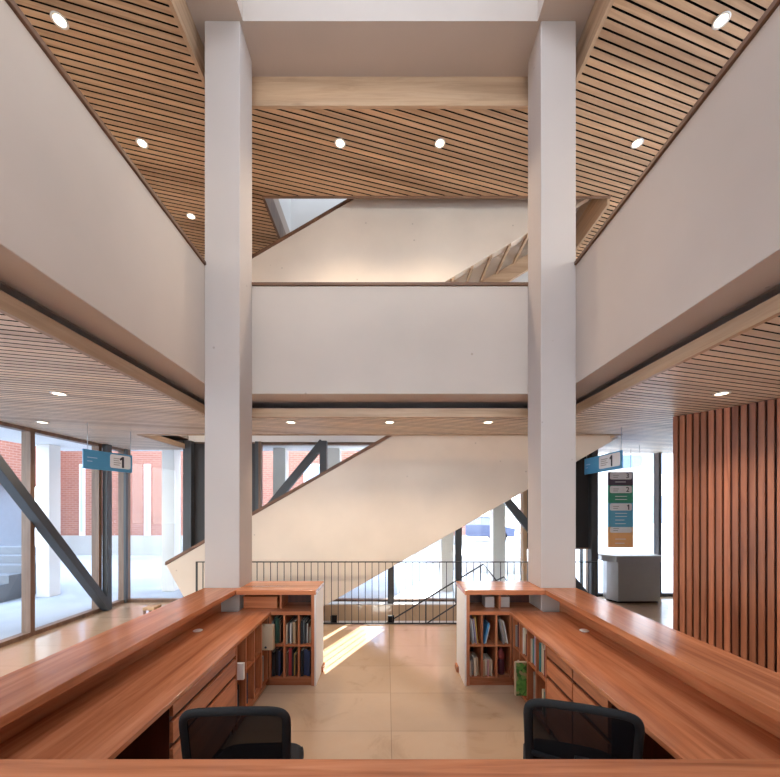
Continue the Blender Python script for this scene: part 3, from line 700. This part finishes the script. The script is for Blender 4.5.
# card box pulled out on the left, white folder, green picture book
cb_ = empty('magazine_file', (-1.23, 3.76, .435)); tag(cb_, 'beige card file pulled out from the bookcase under the left worktop', 'file box')
mb = MB(); mb.box(-.25, .06, -.035, .035, 0, .245); mb.build('body', M['card'], cb_, bevel=.003)
mb = MB(); mb.lathe([(0, 0), (.011, 0), (.011, .003), (0, .003)], 14); o = mb.build('finger_hole', M['ink'], cb_); o.rotation_euler = (math.pi/2, 0, 0); o.location = (-.01, -.0352, .03)
mb = MB(); mb.box(-1.40, -1.215, 3.083, 3.115, .435, .57); tag(mb.build('folder', M['paper'], bevel=.003), 'small white folder sticking out beside the left drawers', 'folder')
def leafy():
    m, nt, b = newmat('leafy_cover'); L = nt.links.new
    tc = N(nt, 'ShaderNodeTexCoord'); v = N(nt, 'ShaderNodeTexVoronoi'); v.inputs['Scale'].default_value = 34; L(tc.outputs['Object'], v.inputs['Vector'])
    r = ramp(nt, [(.0, (.02, .06, .015)), (.35, (.05, .16, .03)), (.6, (.12, .32, .06)), (.85, (.35, .25, .12))]); L(v.outputs['Color'], r.inputs['Fac'])
    L(r.outputs['Color'], b.inputs['Base Color']); b.inputs['Roughness'].default_value = .4
    return m
gb = empty('picture_book', (1.235, 3.53, Zb)); tag(gb, 'tall picture book with leafy green cover sticking out under right worktop', 'book')
mb = MB(); mb.box(-.055, .17, -.006, -.002, 0, .31); mb.box(-.055, .17, .016, .02, 0, .31); mb.build('cover', leafy(), gb)
mb = MB(); mb.box(-.05, .165, -.002, .016, .004, .305); mb.build('page_block', M['page'], gb)
mb = MB(); mb.box(-.066, -.0555, -.007, .021, 0, .312); mb.box(-.0555, .17, -.007, .021, .3105, .316); mb.build('spine', M['card'], gb)

# ------------------------------------------------------------------ office chairs
def make_chair():
    root = empty('office_chair')
    W, H0, H1 = .235, .56, .94
    # backrest frame: rounded loop, slightly curved
    def back_pt(u, v):
        """u -1..1 across, v 0..1 up"""
        x = u*(W - .012*(1-v)); y = -.24 - .05*v + .035*u*u
        z = H0 + (H1-H0)*v - .026*(abs(u)**2.2)*v
        return Vector((x, y, z))
    loop = []
    nseg = 48
    for i in range(nseg):
        t = 2*math.pi*i/nseg; e = .22
        cx, sx = math.cos(t), math.sin(t)
        u = math.copysign(abs(cx)**e, cx); v = .5 + .5*math.copysign(abs(sx)**e, sx)
        loop.append(back_pt(u, v))
    mb = MB()
    pts = loop + [loop[0], loop[1]]
    n = 8; rings = []
    for i in range(nseg):
        p = loop[i]; dd = (loop[(i+1) % nseg]-loop[i-1]).normalized(); nrm = Vector((0, 1, 0)); a = dd.cross(nrm).normalized(); b = a.cross(dd).normalized()
        rings.append([mb.bm.verts.new(p + a*.021*math.cos(2*math.pi*k/n) + b*.014*math.sin(2*math.pi*k/n)) for k in range(n)])
    for i in range(nseg):
        A_, B_ = rings[i], rings[(i+1) % nseg]
        for k in range(n):
            f = mb.bm.faces.new((A_[k], A_[(k+1) % n], B_[(k+1) % n], B_[k])); f.smooth = True
    fr = mb.build('back_frame', M['chair'], root)
    mb = MB(); nu, nv = 16, 12
    g = [[mb.bm.verts.new(back_pt(-.98+1.96*i/nu, .02+.96*j/nv)) for i in range(nu+1)] for j in range(nv+1)]
    for j in range(nv):
        for i in range(nu):
            f = mb.bm.faces.new((g[j][i], g[j][i+1], g[j+1][i+1], g[j+1][i])); f.smooth = True
    mb.build('backrest', M['meshf'], root)
    mb = MB(); mb.beam((0, -.245, .50), (0, -.262, .70), .06, .025, up=(0, 1, 0)); mb.beam((-.215, -.235, .66), (.215, -.235, .66), .03, .02); mb.beam((0, -.255, .52), (0, -.05, .42), .06, .03); mb.build('back_support', M['chair'], root, bevel=.004)
    # seat
    mb = MB(); outline = []
    for i in range(32):
        t = 2*math.pi*i/32; e = .45; cx, sx = math.cos(t), math.sin(t)
        outline.append((math.copysign(abs(cx)**e, cx)*.25, math.copysign(abs(sx)**e, sx)*.235 + .02))
    mb.loft([(x, y, .43) for x, y in outline], [(x, y, .485 + .02*(y > .15)*-1) for x, y in outline]); mb.build('seat', M['seatf'], root, bevel=.02, seg=3)
    mb = MB(); mb.lathe([(.035, .08), (.035, .26), (.022, .262), (.022, .43)], 16); mb.build('gas_lift', M['chair'], root)
    for k in range(5):
        a = 2*math.pi*k/5 + .3; q = Vector((math.cos(a), math.sin(a), 0))
        mb = MB(); mb.beam((q*.02)+Vector((0, 0, .10)), (q*.29)+Vector((0, 0, .075)), .045, .03); lg = mb.build('leg', M['chair'], root, bevel=.005)
        mb = MB(); p = q*.29; tq = Vector((-q.y, q.x, 0))
        for dd in (-.018, .018):
            mb.tube([p+tq*(dd-.009)+Vector((0, 0, .03)), p+tq*(dd+.009)+Vector((0, 0, .03))], .03, 14)
        mb.tube([p+Vector((0, 0, .03)), p+Vector((0, 0, .085))], .008, 8)
        mb.build('caster', M['chair'], lg)
    return root
ch1 = make_chair(); ch2 = copy_tree(ch1)
ch1.location = (-.745, 1.97, 0); ch1.rotation_euler.z = R(3)
ch2.location = (.95, 1.98, 0); ch2.rotation_euler.z = R(-19)
tag(ch1, 'black mesh-back office chair beside the left drawers', 'office chair', 'office chairs inside the desk')
tag(ch2, 'black mesh-back office chair turned towards the right worktop', 'office chair', 'office chairs inside the desk')

# ------------------------------------------------------------------ small wooden stool behind the left ledge
st = empty('stool', (-3.2, 5.05, 0)); tag(st, 'small wooden stool just showing over the left ledge', 'stool')
mb = MB(); mb.box(-.08, .08, -.08, .08, .49, .53); mb.build('seat', M['oakm'], st, bevel=.006)
for a in (-1, 1):
    for b in (-1, 1):
        mb = MB(); mb.beam((a*.07, b*.07, 0), (a*.06, b*.06, .49), .025, .025, up=(0, 1, 0)); mb.build('leg', M['mull'], st)

# ------------------------------------------------------------------ signs
def one(h, loc, mat, parent):
    w = h*.2; mb = MB()
    mb.prism_y([(-w/2, -h/2), (w/2, -h/2), (w/2, h/2), (-w*.35, h/2), (-w*1.55, h*.29), (-w*1.15, h*.13), (-w/2, h*.25)], -.0015, .0015)
    return mb.build('numeral', mat, parent, loc=loc)
def text(s_, size, loc, rot, mat, parent, name='numeral'):
    c = bpy.data.curves.new(name, 'FONT'); c.body = s_; c.size = size; c.extrude = .001; c.align_x = 'CENTER'; c.align_y = 'CENTER'; c.offset = .006*size*2
    tmp = bpy.data.objects.new(name, c); me = bpy.data.meshes.new_from_object(tmp); me.name = name; bpy.data.objects.remove(tmp); bpy.data.curves.remove(c)
    me.materials.clear(); me.materials.append(mat)
    o = bpy.data.objects.new(name, me); col.objects.link(o); o.location = loc; o.rotation_euler = rot
    if parent: o.parent = parent
    return o
def hang_sign(loc, rz, L, H, white_w, label):
    """local: x along the sign, readable side -y; the white field at +x end"""
    rt = empty('hanging_sign', loc, rz); tag(rt, label, 'sign')
    mb = MB(); mb.box(-L/2, L/2, -.010, .010, 0, H); mb.build('panel', M['blue'], rt, bevel=.003)
    xw0 = L/2-white_w
    mb = MB()
    r_ = .03; pts = []
    for (cx, cz, a0) in ((L/2-.03-r_, H-.02-r_*0-r_, 0), (xw0+r_, H-.02-r_, 90), (xw0+r_, .045+r_, 180), (L/2-.03-r_, .045+r_, 270)):
        for k in range(5): pts.append((cx+r_*math.cos(R(a0+k*22.5)), cz+r_*math.sin(R(a0+k*22.5))))
    mb.prism_y(pts, -.0125, -.010); mb.build('field', M['signw'], rt)
    one(H*.62, (L/2-.03-.16*white_w/.45, -.0135, H*.53), M['ink'], rt)
    for i in range(4): mb = MB(); mb.box(xw0+.05, xw0+.05+white_w*(.32 if i % 2 else .26), -.0135, -.0125, H*.34+i*.03, H*.34+i*.03+.011); mb.build('text_line', M['grey'], rt)
    for i in range(2): mb = MB(); mb.box(-L/2+.05, -L/2+.05+.10*(i+1)/1.5, -.0112, -.010, H*.38+i*.05, H*.38+i*.05+.012); mb.build('text_line', M['paleblue'], rt)
    for x in (-L/2+.06, L/2-.02):
        mb = MB(); mb.tube([(x, 0, H), (x, 0, 3.0-loc[2])], .004, 8); mb.build('hanger_rod', M['chrome'], rt)
    return rt
hang_sign((-3.985, 5.325, 2.38), math.atan2(.65, .19), .70, .26, .34, 'blue hanging sign with white number 1 field by the left glazing')
hang_sign((3.29, 5.80, 2.41), -math.pi/2+.0, 1.0, .26, .56, 'blue hanging sign with white number 1 field right of the right column')
cs = empty('hanging_sign', (4.43, 6.9, 2.57)); tag(cs, 'pale blue curved glass panel hanging above the floor directory', 'sign')
mb = MB(); pts = [(-.23, .0), (.16, .03), (.22, .08), (.23, .16), (.22, .26), (-.23, .25)]; mb.prism_y(pts, -.01, .01); mb.build('panel', M['bluegl'], cs)  # pale blue glass panel, rounded at one end, on two rods
for x in (-.18, .18):
    mb = MB(); mb.tube([(x, 0, .25), (x, 0, .43)], .004, 6); mb.build('hanger_rod', M['chrome'], cs)
# floor directory
DW, DX, DYY = .485, 4.51, 7.30
dr = empty('directory_sign', (DX, DYY, 1.08)); tag(dr, 'upright floor directory sign in purple, green, blue and orange bands', 'sign')
bands = [('orange', 0, .40), ('blue2', .40, .87), ('green', .87, 1.21), ('purple', 1.21, 1.47)]
for c, a, b in bands:
    mb = MB(); mb.box(-DW/2, DW/2, -.012, .012, a, b); mb.build('band', M[c], dr)
for num, z in ((' ', .29), ('1', .72), ('2', 1.06), ('3', 1.325)):
    mb = MB(); r_ = .03; pts = []; h = .14 if num != ' ' else .11
    for (cx, cz, a0) in ((DW/2-.03-r_, z+h-r_, 0), (-DW/2+.03+r_, z+h-r_, 90), (-DW/2+.03+r_, z+r_, 180), (DW/2-.03-r_, z+r_, 270)):
        for k in range(5): pts.append((cx+r_*math.cos(R(a0+k*22.5)), cz+r_*math.sin(R(a0+k*22.5))))
    mb.prism_y([(x_, min(z_, 1.467)) for x_, z_ in pts], -.0145, -.012); f_ = mb.build('field', M['signw'], dr)
    if num == '1': one(.10, (.15, -.0155, z+.066), M['ink'], f_)
    elif num != ' ': text(num, .13, (.13, -.016, z+.066), (math.pi/2, 0, 0), M['ink'], f_)
    for i in range(2): mb = MB(); mb.box(-.15, -.15+.09+.02*i, -.0155, -.0145, z+.035+i*.04, z+.047+i*.04); mb.build('text_line', M['grey'], f_)
for z in (.08, .16, .46, .53, .60, .66, .93, .99, 1.27): mb = MB(); mb.box(-.11, .12-.05*(int(z*100) % 3)/2, -.0135, -.012, z, z+.012); mb.build('text_line', M['signw'], dr)
for x in (-.2, .2):
    mb = MB(); mb.tube([(x, .0, 1.47), (x, .0, 3.0-1.08)], .004, 6); mb.build('hanger_rod', M['chrome'], dr)

# grey service desk by the entrance
kd = empty('service_desk', (4.9, 7.45, 0)); tag(kd, 'grey metal service desk standing by the entrance glazing', 'service desk')
fp = [(-.46, -.19), (.37, -.17), (.42, .20), (-.52, .22), (-.56, .02)]
mb = MB(); mb.prism(fp, .04, .80); mb.build('body', M['kiosk'], kd, bevel=.006)
mb = MB(); mb.prism([(-.66, .02), (-.50, -.2), (.38, -.18), (.43, .22), (-.62, .24)], .80, .90); mb.build('counter_rim', M['kiosk'], kd, bevel=.006)
mb = MB(); mb.prism([(-.68, .01), (-.50, -.215), (.395, -.19), (.44, .23), (-.64, .25)], .90, .925); mb.build('counter_top', M['kiosk2'], kd, bevel=.003)
mb = MB(); mb.prism([(x*.92, y*.85) for x, y in fp], 0, .04); mb.build('plinth', M['black'], kd)

# ------------------------------------------------------------------ lamps
def make_downlight():
    rt = empty('downlight')
    mb = MB(); n = 28; prof = [(.072, 0), (.074, -.006), (.054, -.007), (.052, .02)]
    rings = [[mb.bm.verts.new((r*math.cos(2*math.pi*k/n), r*math.sin(2*math.pi*k/n), z)) for k in range(n)] for r, z in prof]
    for A_, B_ in zip(rings, rings[1:]):
        for k in range(n): mb.bm.faces.new((A_[k], A_[(k+1) % n], B_[(k+1) % n], B_[k])).smooth = True
    mb.build('trim_ring', M['ring'], rt)
    mb = MB(); mb.face([(.052*math.cos(2*math.pi*k/28), .052*math.sin(2*math.pi*k/28), -.004) for k in range(28)]); mb.build('lens', M['lens'], rt)
    return rt
dl0 = make_downlight(); used = [False]
def spot(loc, energy, size=R(120), blend=.8):
    l = bpy.data.lights.new('downlight_lamp', 'SPOT'); l.energy = energy; l.spot_size = size; l.spot_blend = blend; l.shadow_soft_size = .05; l.color = (1, .82, .62)
    o = bpy.data.objects.new('downlight_lamp', l); col.objects.link(o); o.location = loc
def downlight(x, y, z, label, group, e):
    o = dl0 if not used[0] else copy_tree(dl0); used[0] = True
    o.location = (x, y, z); tag(o, label, 'downlight', group)
    spot((x, y, z-.03), e)
G1, G2 = 'downlights in the high ceiling', 'downlights in the low ceiling'
E_HI, E_LO = 165, 80
for x, y, lab in ((-3.3, 3.74, 'round downlight in the high ceiling at the top left'), (-3.3, 5.0, 'round downlight in the high ceiling, middle one left of the left column'), (-3.3, 6.25, 'round downlight in the high ceiling close to the left column'),
                  (3.3, 3.74, 'round downlight in the high ceiling at the top right'), (3.3, 5.0, 'round downlight in the high ceiling close to the right column'),
                  (-.66, 5.0, 'round downlight in the high ceiling between the columns, the left one'), (.67, 5.0, 'round downlight in the high ceiling between the columns, the right one')):
    downlight(x, y, 6.715, lab, G1, E_HI)
for x, y, lab in ((-3.315, 3.75, 'round downlight in the low left ceiling, nearer one'), (-4.63, 5.0, 'round downlight in the low left ceiling close to the glazing'),
                  (-1.315, 5.0, 'round downlight in the low ceiling just right of the left column'), (0, 5.0, 'round downlight in the low ceiling, middle of the three between the columns'), (1.315, 5.0, 'round downlight in the low ceiling just left of the right column'),
                  (3.31, 3.75, 'round downlight in the low right ceiling above the batten wall')):
    downlight(x, y, 2.995, lab, G2, E_LO)

def area(name, loc, rot, sx, sy, energy, color):
    l = bpy.data.lights.new(name, 'AREA'); l.shape = 'RECTANGLE'; l.size = sx; l.size_y = sy; l.energy = energy; l.color = color
    o = bpy.data.objects.new(name, l); col.objects.link(o); o.location = loc; o.rotation_euler = rot; return o
area('skylight_fill', (0, .2, 8.50), (0, 0, 0), 3.0, 7.4, 85, (.86, .91, 1.0))  # fill lamp added under the skylight glass, on top of the sky
area('stair_skylight_fill', (.8, 6.65, 9.85), (0, 0, 0), 5.0, 1.4, 50, (.86, .95, 1.0))  # another added fill lamp, above the upper stair

# ------------------------------------------------------------------ outdoors
mb = MB(); mb.box(-60, .2, 7.5, 80, -.25, -.03); mb.box(-60, WX0-.1, -30, 7.5, -.25, -.03)
struct(mb.build('ground', M['pave2']), 'paving outside the left glazing, coloured as if in shade', 'ground')
mb = MB(); mb.box(.2, 60, 7.5, 80, -.25, -.03); mb.box(WX0-.1, 60, -30, WY0-.1, -.25, -.03); mb.box(WX1+.1, 60, WY0-.1, 7.5, -.25, -.03)
struct(mb.build('ground', M['pave']), 'pale paving outside the back glazing on the right', 'ground')
mb = MB(); mb.box(-7.7, 7.5, 7.7, 8.9, 3.2, 3.5); mb.box(-7.7, WX0-.2, -6, 7.7, 3.2, 3.5)
struct(mb.build('roof_canopy', M['white']), 'white canopy over the outdoor walkway', 'canopy')
for i, (x, y, lab) in enumerate(((-4.98, 8.6, 'left of the stair end'), (-2.47, 8.6, 'above the stair, left of the slanting brace'), (-1.24, 8.6, 'above the stair, right of the slanting brace'), (1.33, 8.6, 'under the stair, left of the dark post'), (2.50, 8.6, 'under the stair, right of the dark post'), (-7.3, 8.05, 'seen through the left glazing'))):
    mb = MB(); mb.box(x-.14, x+.14, y-.14, y+.14, -.03, 3.2)
    struct(mb.build('outdoor_column', M['cream'], bevel=.01), 'white square outdoor column %s' % lab, 'column')
bb = empty('brick_building', (-5.1, 15, 0)); tag(bb, 'red brick building across the yard behind the stair', 'building')
ib = Matrix.Translation((5.1, -15, 0)); Pb = lambda o: setattr(o, 'matrix_parent_inverse', ib)
mb = MB(); mb.box(-13.3, 3.1, 15, 20, .75, 8); Pb(mb.build('wall', M['brick'], bb))
mb = MB(); mb.box(-13.35, 3.15, 14.93, 20.05, -.03, .75); Pb(mb.build('plinth', M['grey'], bb))
for x, w in ((-9.6, .24), (-6.4, .24), (-12.2, .2), (-3.0, .7), (-.5, .7)):
    mb = MB(); mb.box(x-w/2, x+w/2, 14.94, 15.05, .4, 3.6); wf = mb.build('window', M['signw'], bb); Pb(wf)
    mb = MB(); mb.box(x-w/2+.06, x+w/2-.06, 14.92, 14.95, .9, 3.5); mb.build('pane', M['paleblue'], wf)
mb = MB(); mb.box(-13.4, 3.2, 14.9, 20.1, 8, 8.2); Pb(mb.build('roof', M['grey'], bb))
b2 = empty('brick_building', (-13.5, 9, 0)); tag(b2, 'brick building with a dark canopy seen at the far left edge', 'building')
i2 = Matrix.Translation((13.5, -9, 0))
mb = MB(); mb.box(-20, -12.2, 9.5, 13.5, 2.6, 7); mb.build('wall', M['brick'], b2).matrix_parent_inverse = i2
mb = MB(); mb.box(-19.5, -12.5, 9.9, 13.0, -.03, 2.6); mb.build('shopfront', M['bwin'], b2).matrix_parent_inverse = i2
mb = MB(); mb.box(-20, -12.0, 8.9, 9.5, 2.5, 2.6); mb.build('canopy', M['steel'], b2).matrix_parent_inverse = i2
stp = empty('outdoor_steps', (-8.6, 7.0, 0)); tag(stp, 'grey outdoor steps seen through the left glazing', 'steps')
for i in range(6):
    mb = MB(); mb.box(-.9, .9, -.0+.3*i, .3*(i+1), -.03, .16*(i+1)); o = mb.build('step', M['step'], stp)
mb = MB(); mb.prism_x([(-.2, .25), (1.9, 1.35), (1.9, 1.0), (-.2, -.03)], -1.05, -.9); mb.build('cheek_wall', M['white'], stp)
b3 = empty('pale_building', (20, 26, 0)); tag(b3, 'tall pale building beyond the entrance glazing, shaped to block the sun', 'building')  # width and height set so only a sun stripe passes the brick building
i3 = Matrix.Translation((-20, -26, 0))
mb = MB(); mb.box(9.45, 46, 26, 28, -.03, 17); mb.build('wall', M['cream'], b3).matrix_parent_inverse = i3
for k in range(7):
    x = 10.5 + k*2.6
    for z in (.8, 4.2, 7.6):
        mb = MB(); mb.box(x, x+1.2, 25.95, 26.05, z, z+1.9); mb.build('window', M['bwin'] if k % 2 else M['pinkw'], b3).matrix_parent_inverse = i3
mb = MB(); mb.box(9.35, 46.2, 25.8, 28.2, 17, 17.3); mb.build('roof', M['grey'], b3).matrix_parent_inverse = i3
pl = empty('planter', (3.4, 12.6, 0)); tag(pl, 'low white curved planter outside under the stair', 'planter')
mb = MB(); mb.lathe([(1.9, -.03), (2.0, .4), (1.8, .45), (1.75, .38), (0, .36)], 36); mb.build('rim', M['white'], pl)
cr_ = empty('parked_car', (4.9, 21.5, -.03)); tag(cr_, 'dark blue car parked far outside, glimpsed under the stair', 'car')
carm = plain('car_paint', (.06, .08, .16), .3); 
mb = MB(); mb.prism_y([(-2.1, .3), (2.1, .3), (2.15, .75), (1.4, .9), (.8, 1.4), (-.9, 1.45), (-1.6, .95), (-2.1, .85)], -.85, .85); mb.build('body', carm, cr_, bevel=.06)
mb = MB(); mb.prism_y([(1.2, .93), (.75, 1.33), (-.85, 1.38), (-1.4, .97)], -.87, .87); mb.build('window', M['bwin'], cr_)
for x in (-1.3, 1.35):
    for y in (-.8, .8):
        mb = MB(); mb.tube([(x, y-.1, .32), (x, y+.1, .32)], .32, 20); mb.build('wheel', M['black'], cr_)

# ------------------------------------------------------------------ sky and sun
w = bpy.data.worlds.new('World'); sc.world = w; w.use_nodes = True
nt = w.node_tree; bg = nt.nodes['Background']
tc = N(nt, 'ShaderNodeTexCoord'); sp = N(nt, 'ShaderNodeSeparateXYZ'); nt.links.new(tc.outputs['Generated'], sp.inputs[0])
cr = ramp(nt, [(.0, (.85, .86, .88)), (.12, (1.0, 1.0, 1.0)), (.6, (.62, .76, 1.0)), (1, (.50, .68, 1.0))]); nt.links.new(sp.outputs[2], cr.inputs['Fac']); nt.links.new(cr.outputs['Color'], bg.inputs['Color'])
bg.inputs['Strength'].default_value = 8.0
sun = bpy.data.lights.new('sun', 'SUN'); sun.energy = 48; sun.angle = R(.3); sun.color = (1, .985, .96)
so = bpy.data.objects.new('sun', sun); col.objects.link(so); so.location = (10, 30, 20)
EL = R(20); az = Vector((.42, 1, 0)).normalized(); dirv = Vector((az.x*math.cos(EL), az.y*math.cos(EL), math.sin(EL)))
so.rotation_euler = dirv.to_track_quat('Z', 'Y').to_euler()

# ------------------------------------------------------------------ camera
cam = bpy.data.cameras.new('camera'); co = bpy.data.objects.new('camera', cam); col.objects.link(co)
co.location = (-.035, 0, 1.85); co.rotation_euler = (math.pi/2, 0, 0)
cam.sensor_width = 36; cam.lens = 375/780*36; cam.shift_x = 3/780; cam.shift_y = 119.5/780; cam.clip_start = .05
sc.camera = co
sc.view_settings.view_transform = 'Standard'; sc.view_settings.look = 'None'; sc.view_settings.exposure = .0; sc.view_settings.gamma = 1
sc.cycles.diffuse_bounces = 6; sc.cycles.max_bounces = 14; sc.cycles.transparent_max_bounces = 16; sc.cycles.caustics_reflective = False; sc.cycles.caustics_refractive = False
sc.cycles.sample_clamp_indirect = 8
